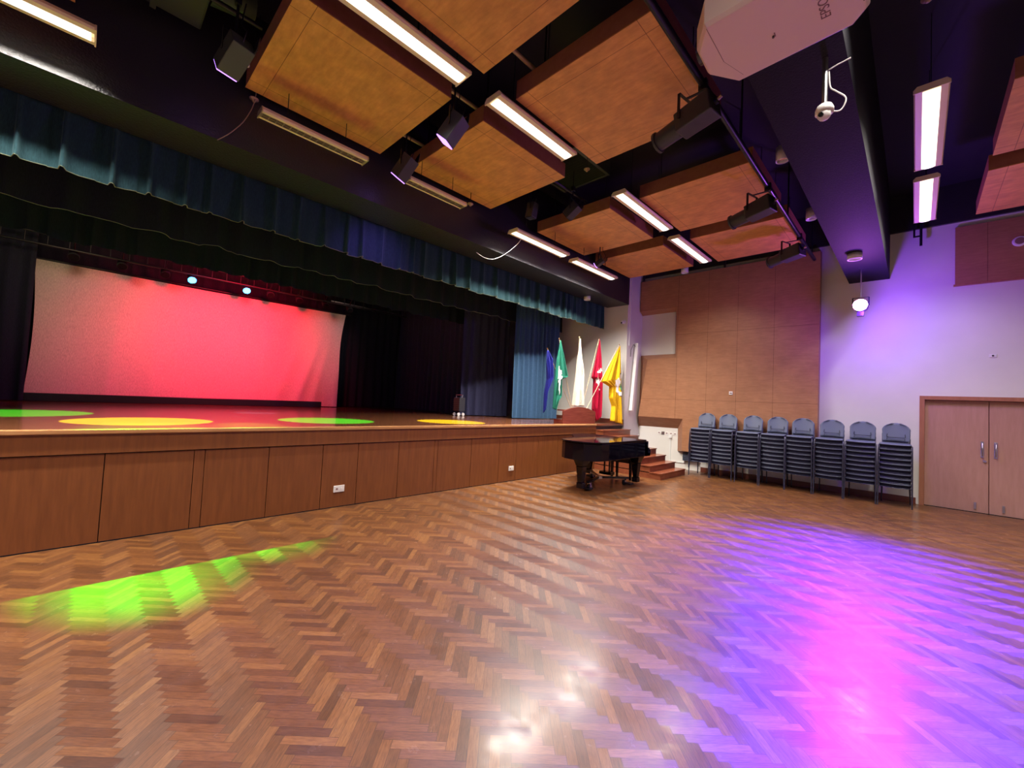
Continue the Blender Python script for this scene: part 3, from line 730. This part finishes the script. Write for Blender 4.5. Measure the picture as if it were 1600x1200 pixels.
# ------------------------------------------------------------------ wooden wall panelling
def wall_panelling():
    yf = WY-.20; d = .14
    t = thing('wall_panelling', 'large stepped wooden acoustic panelling on the wall behind the chairs', 'wall panelling', (-3, WY, 0))
    # front faces (main body and upper bar)
    f = MB()
    poly = [(-4.43, .50), (-1.53, .50), (-1.53, 5.22), (-5.75, 5.22), (-5.75, 4.36), (-4.68, 4.36), (-4.66, 2.98), (-5.48, 2.95), (-5.70, 1.34), (-4.43, 1.34)]
    n = len(poly)
    f.add([(x, yf, z) for x, z in poly], [tuple(range(n))]); f.build('front_face', M_wallwood, t)
    out = [(-4.62, .46), (-1.53, .46), (-1.53, 5.24), (-5.775, 5.24), (-5.775, 4.27), (-4.79, 4.28), (-4.77, 3.11), (-5.775, 3.10), (-5.775, 1.06), (-4.63, 1.07)]
    s = MB()
    s.add([(x, yf, z) for x, z in poly]+[(x, WY-.001, z) for x, z in out], [(i, (i+1) % n, n+(i+1) % n, n+i) for i in range(n)])
    s.build('splayed_edge', M_wallwood2, t)
wall_panelling()
t = thing('wall_panelling', 'wooden acoustic panel high on the wall above the double door', 'wall panelling', (2, WY, 4.8))
MB().box(.50, 4.4, WY-.06, WY, 4.17, 5.25).build('front_face', wood_mat('upper_panel_veneer', (.34, .150, .072), (.42, .20, .10), (.8, 3, 6), .5, seam=[('x', .9-2), ('x', 2.1-2)], mott=.1), t)
MB().box(.48, 4.42, WY-.07, WY-.0, 4.14, 4.17).build('bottom_rail', M_doorframe, t)

# wall fittings
t = thing('wall_speaker', 'small round white speaker on the wooden panel above the double door', 'speaker', (1.27, WY, 4.81))
MB().cyl((1.27, WY-.06, 4.81), (1.27, WY-.10, 4.81), .09, .075, 20).build('housing', M_white, t)
MB().cyl((1.27, WY-.10, 4.81), (1.27, WY-.104, 4.81), .06, n=20).build('grille_cover', M_grey, t)
t = thing('wall_thermostat', 'small white control plate on the wooden wall panelling above the chairs', 'control plate', (-3.27, WY-.2, 2.05))
MB().box(-3.31, -3.23, WY-.215, WY-.2, 2.01, 2.09).build('plate', M_white, t, bevel=.003)
MB().box(-3.295, -3.245, WY-.219, WY-.215, 2.035, 2.06).build('display', M_grey, t)
t = thing('wall_socket', 'small grey socket plate on the white wall above the double door', 'socket', (.97, WY, 2.82))
MB().box(.925, 1.015, WY-.012, WY, 2.79, 2.85).build('plate', M_white, t, bevel=.003)
MB().cyl((.97, WY-.012, 2.82), (.97, WY-.016, 2.82), .015).build('jack', M_metalblk, t)
for i, x in enumerate((-5.15, -5.04, -4.93, -4.81, -4.70)):
    nm = ('leftmost in', 'the dark one in', 'middle of', 'with trunking below in', 'rightmost in')[i]
    t = thing('wall_socket', f'small square socket plate, {nm} the row beside the steps', 'socket', (x, WY, .915), 'row of socket plates beside the steps')
    MB().box(x-.04, x+.04, WY-.012, WY, .875, .955).build('plate', M_steel if i == 1 else M_white, t, bevel=.002)
    MB().box(x-.02, x+.02, WY-.015, WY-.012, .90, .93).build('switch', M_grey, t)
t = thing('cable_trunking', 'white surface trunking running down the wall from the socket row', 'trunking', (-4.82, WY, .5))
MB().box(-4.86, -4.78, WY-.05, WY-.016, .80, .87).build('box', M_trunk, t)
MB().box(-4.835, -4.805, WY-.02, WY, .19, .80).build('riser', M_trunk, t)
MB().box(-4.835, -4.35, WY-.02, WY, .16, .19).build('run', M_trunk, t)
t = thing('wall_grille', 'dark slatted grille low on the wall between the steps and the first chair stack', 'grille', (-4.3, WY, .35))
MB().box(-4.44, -4.05, WY-.10, WY-.001, .24, .455).build('case', M_spot, t)
for k in range(5): MB().box(-4.43, -4.06, WY-.115, WY-.10, .255+k*.04, .268+k*.04).build('slat', M_seat, t)
# column speaker on the return wall
t = thing('column_speaker', 'slim white column speaker tilted on brackets beside the wooden panelling', 'speaker', (-5.7, 10.8, 2.4))
MB().beam((-5.70, 10.63, 1.48), (-5.70, 10.86, 3.40), .09, .11, up=(0, 1, 0)).build('cabinet', M_white, t, bevel=.01)
for z, y in ((1.9, 10.66), (2.9, 10.78)): MB().box(-5.775, -5.73, y-.02, y+.02, z-.03, z+.03).build('bracket', M_steel, t)
MB().tube([(-5.72, 10.82, 3.3), (-5.73, 10.68, 3.35), (-5.765, 10.62, 3.2), (-5.765, 10.6, 3.0)], .007).build('cable', M_metalblk, t)
solo('conduit', MB().box(-5.78, -5.755, 10.50, 10.53, 3.3, 5.3), M_trunk, 'thin white conduit running up the narrow wall beside the header', 'conduit', loc=(-5.77, 10.5, 3.3))

# ------------------------------------------------------------------ flags and their stand
def stand():
    t = thing('flag_stand', 'dark red wooden flag stand with an arched front board', 'flag stand', (-5.98, 8.5, SZ))
    y0, y1 = 7.84, 9.20; poly = [(y0, SZ), (y1, SZ), (y1, 1.42)]
    for i in range(1, 12): q = i/12; poly.append((y1+(y0-y1)*q, 1.42+.11*math.sin(PI*q)))
    poly.append((y0, 1.42))
    MB().prism(poly, -5.97, -5.93, 'x').build('front_board', M_redwood, t, bevel=.004)
    MB().box(-6.25, -5.97, y0+.05, y1-.05, SZ, SZ+.1).build('base', M_redwood, t)
    MB().box(-6.20, -5.99, y0+.1, y1-.1, SZ+.30, SZ+.33).build('holder_rail', M_redwood, t)
stand()
def flag(name_label, cat_col, m, outline_l, outline_r, X, pole, X_off=0, emblem=None, seed=0, tipx=None):
    """outline_l / outline_r: lists of (y, z) from the top tip down to the hem"""
    loc = (X, pole[0][0], pole[0][1])
    t = thing('flag', name_label, 'flag', (X, pole[1][0], pole[1][1]), 'flags on leaning poles')
    a = (X-.03, *pole[0]); b = (-6.10 if X < -5.8 else -5.82, *pole[1])
    p = MB().cyl(a, b, .0075); p.build('pole', M_pole, t)
    MB().sphere(a, .016).build('finial', M_brass, t)
    def samp(pl, q):
        zs = q*(len(pl)-1); i = min(int(zs), len(pl)-2); f = zs-i
        return (pl[i][0]+(pl[i+1][0]-pl[i][0])*f, pl[i][1]+(pl[i+1][1]-pl[i][1])*f)
    rows = []; NR, NC = (len(outline_l)-1)*12+1, 49; rnd = random.Random(seed); ph = rnd.uniform(0, 6)
    for r in range(NR):
        q = r/(NR-1); l, rr = samp(outline_l, q), samp(outline_r, q); row = []
        wdt = abs(rr[0]-l[0])
        for c in range(NC):
            s = c/(NC-1)
            y = l[0]+(rr[0]-l[0])*s; z = l[1]+(rr[1]-l[1])*s
            x = X+(.038*math.sin(s*13+ph+q*1.2)+.02*math.sin(s*29+ph))*min(1, q*3+.05)*min(1, wdt/.25)
            row.append((x, y, z))
        rows.append(row)
    cl = MB().grid(rows).build('cloth', m, t, solid=.004)
    if emblem:
        for (poly, em, dx) in emblem:
            def inside(y, z):
                c = False; n = len(poly)
                for i in range(n):
                    (y1, z1), (y2, z2) = poly[i], poly[i-1]
                    if (z1 > z) != (z2 > z) and y < (y2-y1)*(z-z1)/(z2-z1)+y1: c = not c
                return c
            e = MB()
            for i in range(NR-1):
                for j in range(NC-1):
                    q4 = (rows[i][j], rows[i][j+1], rows[i+1][j+1], rows[i+1][j])
                    if inside(sum(p[1] for p in q4)/4, sum(p[2] for p in q4)/4):
                        e.add([(p[0]+.010+dx, p[1], p[2]) for p in q4], [(0, 1, 2, 3)], True)
            e.build('emblem', em, cl)
flag('blue flag half hidden against the drape, farthest from the steps', 'blue', M_fb,
     [(7.34, 2.80), (7.31, 2.46), (7.36, 2.13), (7.30, 1.82), (7.30, 1.35)], [(7.40, 2.80), (7.55, 2.62), (7.59, 2.19), (7.42, 1.85), (7.38, 1.44)], -6.1, ((7.38, 2.85), (8.35, 1.50)), seed=1)
flag('green flag with a white emblem beside the blue drape', 'green', M_fg,
     [(7.75, 3.09), (7.66, 2.62), (7.62, 2.25), (7.61, 2.12), (7.58, 1.77), (7.57, 1.6), (7.56, 1.48)], [(7.77, 3.09), (7.96, 2.66), (8.11, 2.25), (7.87, 2.17), (7.88, 1.77), (7.78, 1.66), (7.70, 1.44)], -6.05, ((7.74, 3.12), (8.38, 1.50)), seed=2,
     emblem=[([(7.71, 2.46), (7.74, 2.46), (7.74, 2.38), (7.80, 2.43), (7.84, 2.36), (7.85, 2.2), (7.82, 2.05), (7.77, 2.0), (7.80, 1.85), (7.77, 1.80), (7.73, 1.86), (7.73, 2.1), (7.70, 2.3)], M_emblem, 0), ([(7.73, 2.26), (7.82, 2.27), (7.82, 2.24), (7.73, 2.235)], M_emblemd, .006)])
flag('white flag hanging upright behind the middle of the flag stand', 'white', M_fw,
     [(8.55, 3.24), (8.47, 2.80), (8.43, 2.33), (8.38, 1.95), (8.33, 1.53)], [(8.57, 3.24), (8.66, 2.73), (8.76, 2.34), (8.76, 1.95), (8.83, 1.55)], -6.05, ((8.56, 3.28), (8.53, 1.50)), seed=3)
flag('crimson flag with a white crest beside the yellow flag', 'red', M_fr,
     [(9.44, 3.34), (9.27, 2.82), (9.10, 2.30), (9.21, 2.27), (9.22, 1.87), (9.21, 1.47), (9.42, 1.17)], [(9.46, 3.34), (9.56, 2.83), (9.63, 2.34), (9.64, 2.28), (9.65, 1.9), (9.65, 1.6), (9.62, 1.28)], -6.05, ((9.46, 3.38), (8.82, 1.50)), seed=4,
     emblem=[([(9.33, 2.46), (9.38, 2.56), (9.46, 2.52), (9.53, 2.57), (9.55, 2.50), (9.50, 2.43), (9.50, 2.2), (9.56, 2.0), (9.53, 1.96), (9.44, 2.04), (9.36, 2.18), (9.33, 2.32), (9.37, 2.40)], M_emblem, .0), ([(9.34, 2.39), (9.50, 2.395), (9.50, 2.37), (9.34, 2.365)], M_emblemd, .006)])
flag('large yellow flag with a dark and white crest nearest the steps', 'yellow', M_fy,
     [(9.95, 3.22), (9.56, 2.72), (9.16, 2.20), (9.57, 2.10), (9.58, 1.81), (9.72, 1.60), (9.68, 1.20)], [(9.98, 3.22), (10.05, 2.80), (10.12, 2.35), (10.15, 2.1), (10.18, 1.81), (10.22, 1.5), (10.28, 1.10)], -5.74, ((9.97, 3.26), (8.62, 1.50)), seed=5,
     emblem=[([(9.80, 2.28), (9.88, 2.34), (9.95, 2.26), (9.95, 2.1), (9.97, 2.0), (10.08, 1.95), (10.08, 1.90), (10.0, 1.87), (9.9, 1.96), (9.82, 2.10)], M_emblem, .0), ([(10.0, 2.42), (10.08, 2.46), (10.09, 2.34), (10.02, 2.28)], M_emblem, 0), ([(9.95, 2.22), (10.08, 2.24), (10.1, 2.05), (10.0, 2.03)], M_emblemg, .0), ([(9.99, 2.45), (10.08, 2.49), (10.08, 2.46), (10.0, 2.42)], M_emblemd, .004), ([(9.99, 1.865), (10.1, 1.915), (10.1, 1.89), (9.99, 1.84)], M_emblemd, .004)])

# ------------------------------------------------------------------ piano, dolly and bench
def piano():
    t = thing('grand_piano', 'closed black lacquered grand piano on a wheeled dolly beside the stage', 'piano', (-4.65, 7.1, 0))
    out = [(-3.95, 8.15), (-3.95, 6.62), (-3.98, 6.42), (-4.06, 6.27), (-4.20, 6.18), (-4.40, 6.14), (-4.60, 6.17), (-4.74, 6.27), (-4.82, 6.42), (-4.86, 6.62), (-4.90, 6.82), (-4.98, 7.0), (-5.12, 7.16), (-5.28, 7.32), (-5.39, 7.48), (-5.43, 7.66), (-5.43, 8.15)]
    MB().prism(out, .60, .905).build('case', M_piano, t, bevel=.008)
    def grow(p, g): return [(-4.69+(a+4.69)*g, 7.07+(b-7.07)*g) for a, b in p]
    lid = grow(out, 1.025)
    lid = [(a, b if b < 7.9 else 8.02) for a, b in lid]
    MB().prism(lid, .915, .94).build('lid', M_piano, t, bevel=.006)
    MB().box(-5.43, -3.95, 7.995, 8.05, .70, .93).build('fallboard', M_piano, t, bevel=.01)
    kb = MB().box(-5.43, -3.95, 8.0, 8.24, .60, .665); kb.build('key_bed', M_piano, t, bevel=.01)
    for x0, x1 in ((-5.43, -5.34), (-4.04, -3.95)):
        MB().prism([(8.0, .60), (8.24, .60), (8.27, .66), (8.26, .72), (8.20, .76), (8.10, .79), (8.05, .86), (8.0, .90)], x0, x1, 'x').build('cheek', M_piano, t, bevel=.008)
    MB().box(-5.32, -4.06, 8.05, 8.2, .665, .685).build('keys', M_keyw, t)
    for (x, y) in ((-4.13, 8.0), (-5.27, 8.0), (-4.42, 6.46)):
        l = MB(); l.beam((x, y, .60), (x, y, .46), .24, .24, .15, .15, up=(0, 1, 0)); l.beam((x, y, .46), (x, y, .16), .15, .15, .095, .095, up=(0, 1, 0)); l.beam((x, y, .16), (x, y, .06), .12, .12, up=(0, 1, 0))
        l.build('leg', M_piano, t, bevel=.01)
    ly = MB(); ly.beam((-4.74, 7.78, .60), (-4.74, 7.78, .20), .03, .03); ly.beam((-4.62, 7.78, .60), (-4.62, 7.78, .20), .03, .03); ly.box(-4.82, -4.54, 7.70, 7.86, .15, .21)
    ly.build('pedal_lyre', M_piano, t, bevel=.005)
    for k in (-.07, 0, .07): MB().box(-4.68+k-.015, -4.68+k+.015, 7.86, 7.96, .165, .175).build('pedal', M_brass, t)
piano()
t = thing('piano_dolly', 'steel three armed dolly with chrome casters under the grand piano', 'dolly', (-4.6, 7.35, 0))
for (x, y, px, py) in ((-4.13, 8.0, -4.2, 7.82), (-5.27, 8.0, -5.12, 7.86), (-4.42, 6.46, -4.40, 6.66)):
    a = MB(); a.beam((-4.6, 7.35, .145), (px, py, .145), .05, .035); a.build('arm', M_metalblk, t)
    cx = px+(-4.6-px)*.14; cyy = py+(7.35-py)*.14
    c = MB(); c.cyl((cx-.018, cyy-.0, .055), (cx+.018, cyy, .055), .055, n=16); c.build('caster_wheel', M_metalblk, t)
    c = MB(); c.box(cx-.03, cx+.03, cyy-.03, cyy+.03, .112, .128); c.box(cx-.03, cx-.022, cyy-.02, cyy+.02, .05, .115); c.box(cx+.022, cx+.03, cyy-.02, cyy+.02, .05, .115); c.cyl((cx+.03, cyy, .07), (cx+.036, cyy, .07), .035)
    c.build('caster_fork', M_chrome, t)
    MB().box(px-.08, px+.08, py-.07, py+.07, .02, .05).build('cup', M_metalblk, t)
MB().cyl((-4.6, 7.35, .12), (-4.6, 7.35, .17), .07).build('hub', M_steel, t)
t = thing('piano_bench', 'black piano bench with a padded seat behind the grand piano', 'bench', (-4.66, 8.42, 0))
MB().box(-4.95, -4.38, 8.30, 8.62, .44, .50).build('seat_cushion', M_bench, t, bevel=.02)
MB().box(-4.92, -4.41, 8.32, 8.60, .36, .44).build('apron', M_piano, t)
for x in (-4.89, -4.44):
    for y in (8.35, 8.57): MB().beam((x, y, .40), (x, y, 0), .055, .055, .04, .04, up=(0, 1, 0)).build('leg', M_piano, t)

# cart on the stage
t = thing('wheeled_cart', 'small dark ribbed cart on casters beside the navy stage curtain', 'cart', (-8.9, 7.15, SZ))
MB().box(-9.06, -8.80, 7.02, 7.22, SZ+.12, SZ+.50).build('body', M_spot, t, bevel=.02)
for k in range(6): MB().box(-9.07, -8.79, 7.005, 7.019, SZ+.16+k*.055, SZ+.175+k*.055).build('rib', M_greenblk, t)
MB().tube([(-9.05, 7.1, SZ+.5), (-9.06, 7.1, SZ+.57), (-8.78, 7.1, SZ+.57), (-8.81, 7.1, SZ+.5)], .01).build('handle', M_steel, t)
for x in (-9.02, -8.84):
    for y in (7.03, 7.19): MB().cyl((x-.015, y, SZ+.045), (x+.015, y, SZ+.045), .045, n=12).build('caster', M_white, t)

# ------------------------------------------------------------------ stacking chairs
def chair_proto():
    t = thing('stacking_chair', 'x', 'chair', (0, 0, 0), 'grey stacking chairs along the wall')
    # the seat faces -y: thin shell edge, deep dark cushion apron below it
    rows = []
    for r in range(9):
        q = r/8; y = -.215+.425*q; row = []
        for c in range(13):
            s = c/12*2-1; hw = .222-.025*q
            zz = .428-.012*(1-s*s)*math.sin(PI*min(1, q*1.1))-(.014*(1-q*6) if q < 1/6 else 0)
            row.append((s*hw, y-.014*(1-s*s)*(1-q), zz-.006*(1-s*s)*(1-q)))
        rows.append(row)
    MB().grid(rows).build('seat', M_seat, t, solid=.011)
    cu = MB(); fr = [(x*.965, y+.014, z-.007) for x, y, z in rows[0]]; bk = [(x*.97, .12, .395) for x, y, z in rows[0]]
    n = len(fr)
    cu.add(fr+[(x, y+.006, z-.062) for x, y, z in fr]+bk+[(x, y, .37) for x, y, z in bk],
           [(i, i+1, n+i+1, n+i) for i in range(n-1)]+[(n+i, n+i+1, 3*n+i+1, 3*n+i) for i in range(n-1)]+[(2*n+i, 3*n+i, 3*n+i+1, 2*n+i+1) for i in range(n-1)]
           +[(i, 2*n+i, 2*n+i+1, i+1) for i in range(n-1)]+[(0, n, 3*n, 2*n), (n-1, 3*n-1, 4*n-1, 2*n-1)])
    cu.build('seat_cushion', M_seat2, t)
    MB().tube([(x*.99, y+.012, z-.066) for x, y, z in rows[0]], .006, 6).build('front_rail', M_chairleg, t)
    rows = []
    for r in range(13):
        q = r/12; z = .455+.345*q; row = []
        hw = .205-.012*(1-q) if q < .6 else .205*math.sqrt(max(.10, 1-((q-.6)/.425)**2))
        for c in range(13):
            s = c/12*2-1
            row.append((s*hw, .235+.085*q-.035*(s*s), z+.01*(1-s*s)))
        rows.append(row)
    MB().grid(rows).build('backrest', M_seat, t, solid=.014)
    MB().tube([(-.125, .222, .60), (-.13, .214, .545), (-.118, .212, .535), (.118, .212, .535), (.13, .214, .545), (.125, .222, .60)], .0055, 6).build('back_bracket', M_metalblk, t)
    for s in (-1, 1):
        MB().tube([(s*.215, -.17, .405), (s*.229, -.20, .39), (s*.231, -.225, .30), (s*.233, -.255, 0.0)], .011, 8).build('leg', M_chairleg, t)
        MB().tube([(s*.175, .17, .40), (s*.19, .20, .36), (s*.205, .27, 0.0)], .011, 8).build('leg', M_chairleg, t)
        MB().tube([(s*.20, -.2, .400), (s*.18, .17, .400), (s*.172, .225, .47), (s*.165, .25, .60)], .010, 8).build('side_frame', M_chairleg, t)
    return t
CX = [-3.76, -3.26, -2.74, -2.24, -1.76, -1.27, -.78, -.27]
SN = ['next to the steps', 'second from the steps', 'third from the steps', 'fourth from the steps', 'fourth from the door', 'third from the door', 'second from the door', 'next to the door']
LV = ['bottom', 'second from bottom', 'third from bottom', 'fourth from bottom', 'middle', 'fourth from top', 'third from top', 'second from top', 'topmost']
proto = chair_proto(); first = True
for cx, sn in zip(CX, SN):
    dx = random.uniform(-.01, .01)
    for k in range(9):
        lb = f'grey stacking chair, {LV[k]} of the stack {sn}'
        loc = (cx+dx+random.uniform(-.003, .003), 10.69-.004*k, .09*k)
        if first: proto.location = loc; proto['label'] = lb; first = False
        else: copy_tree(proto, loc, lb)
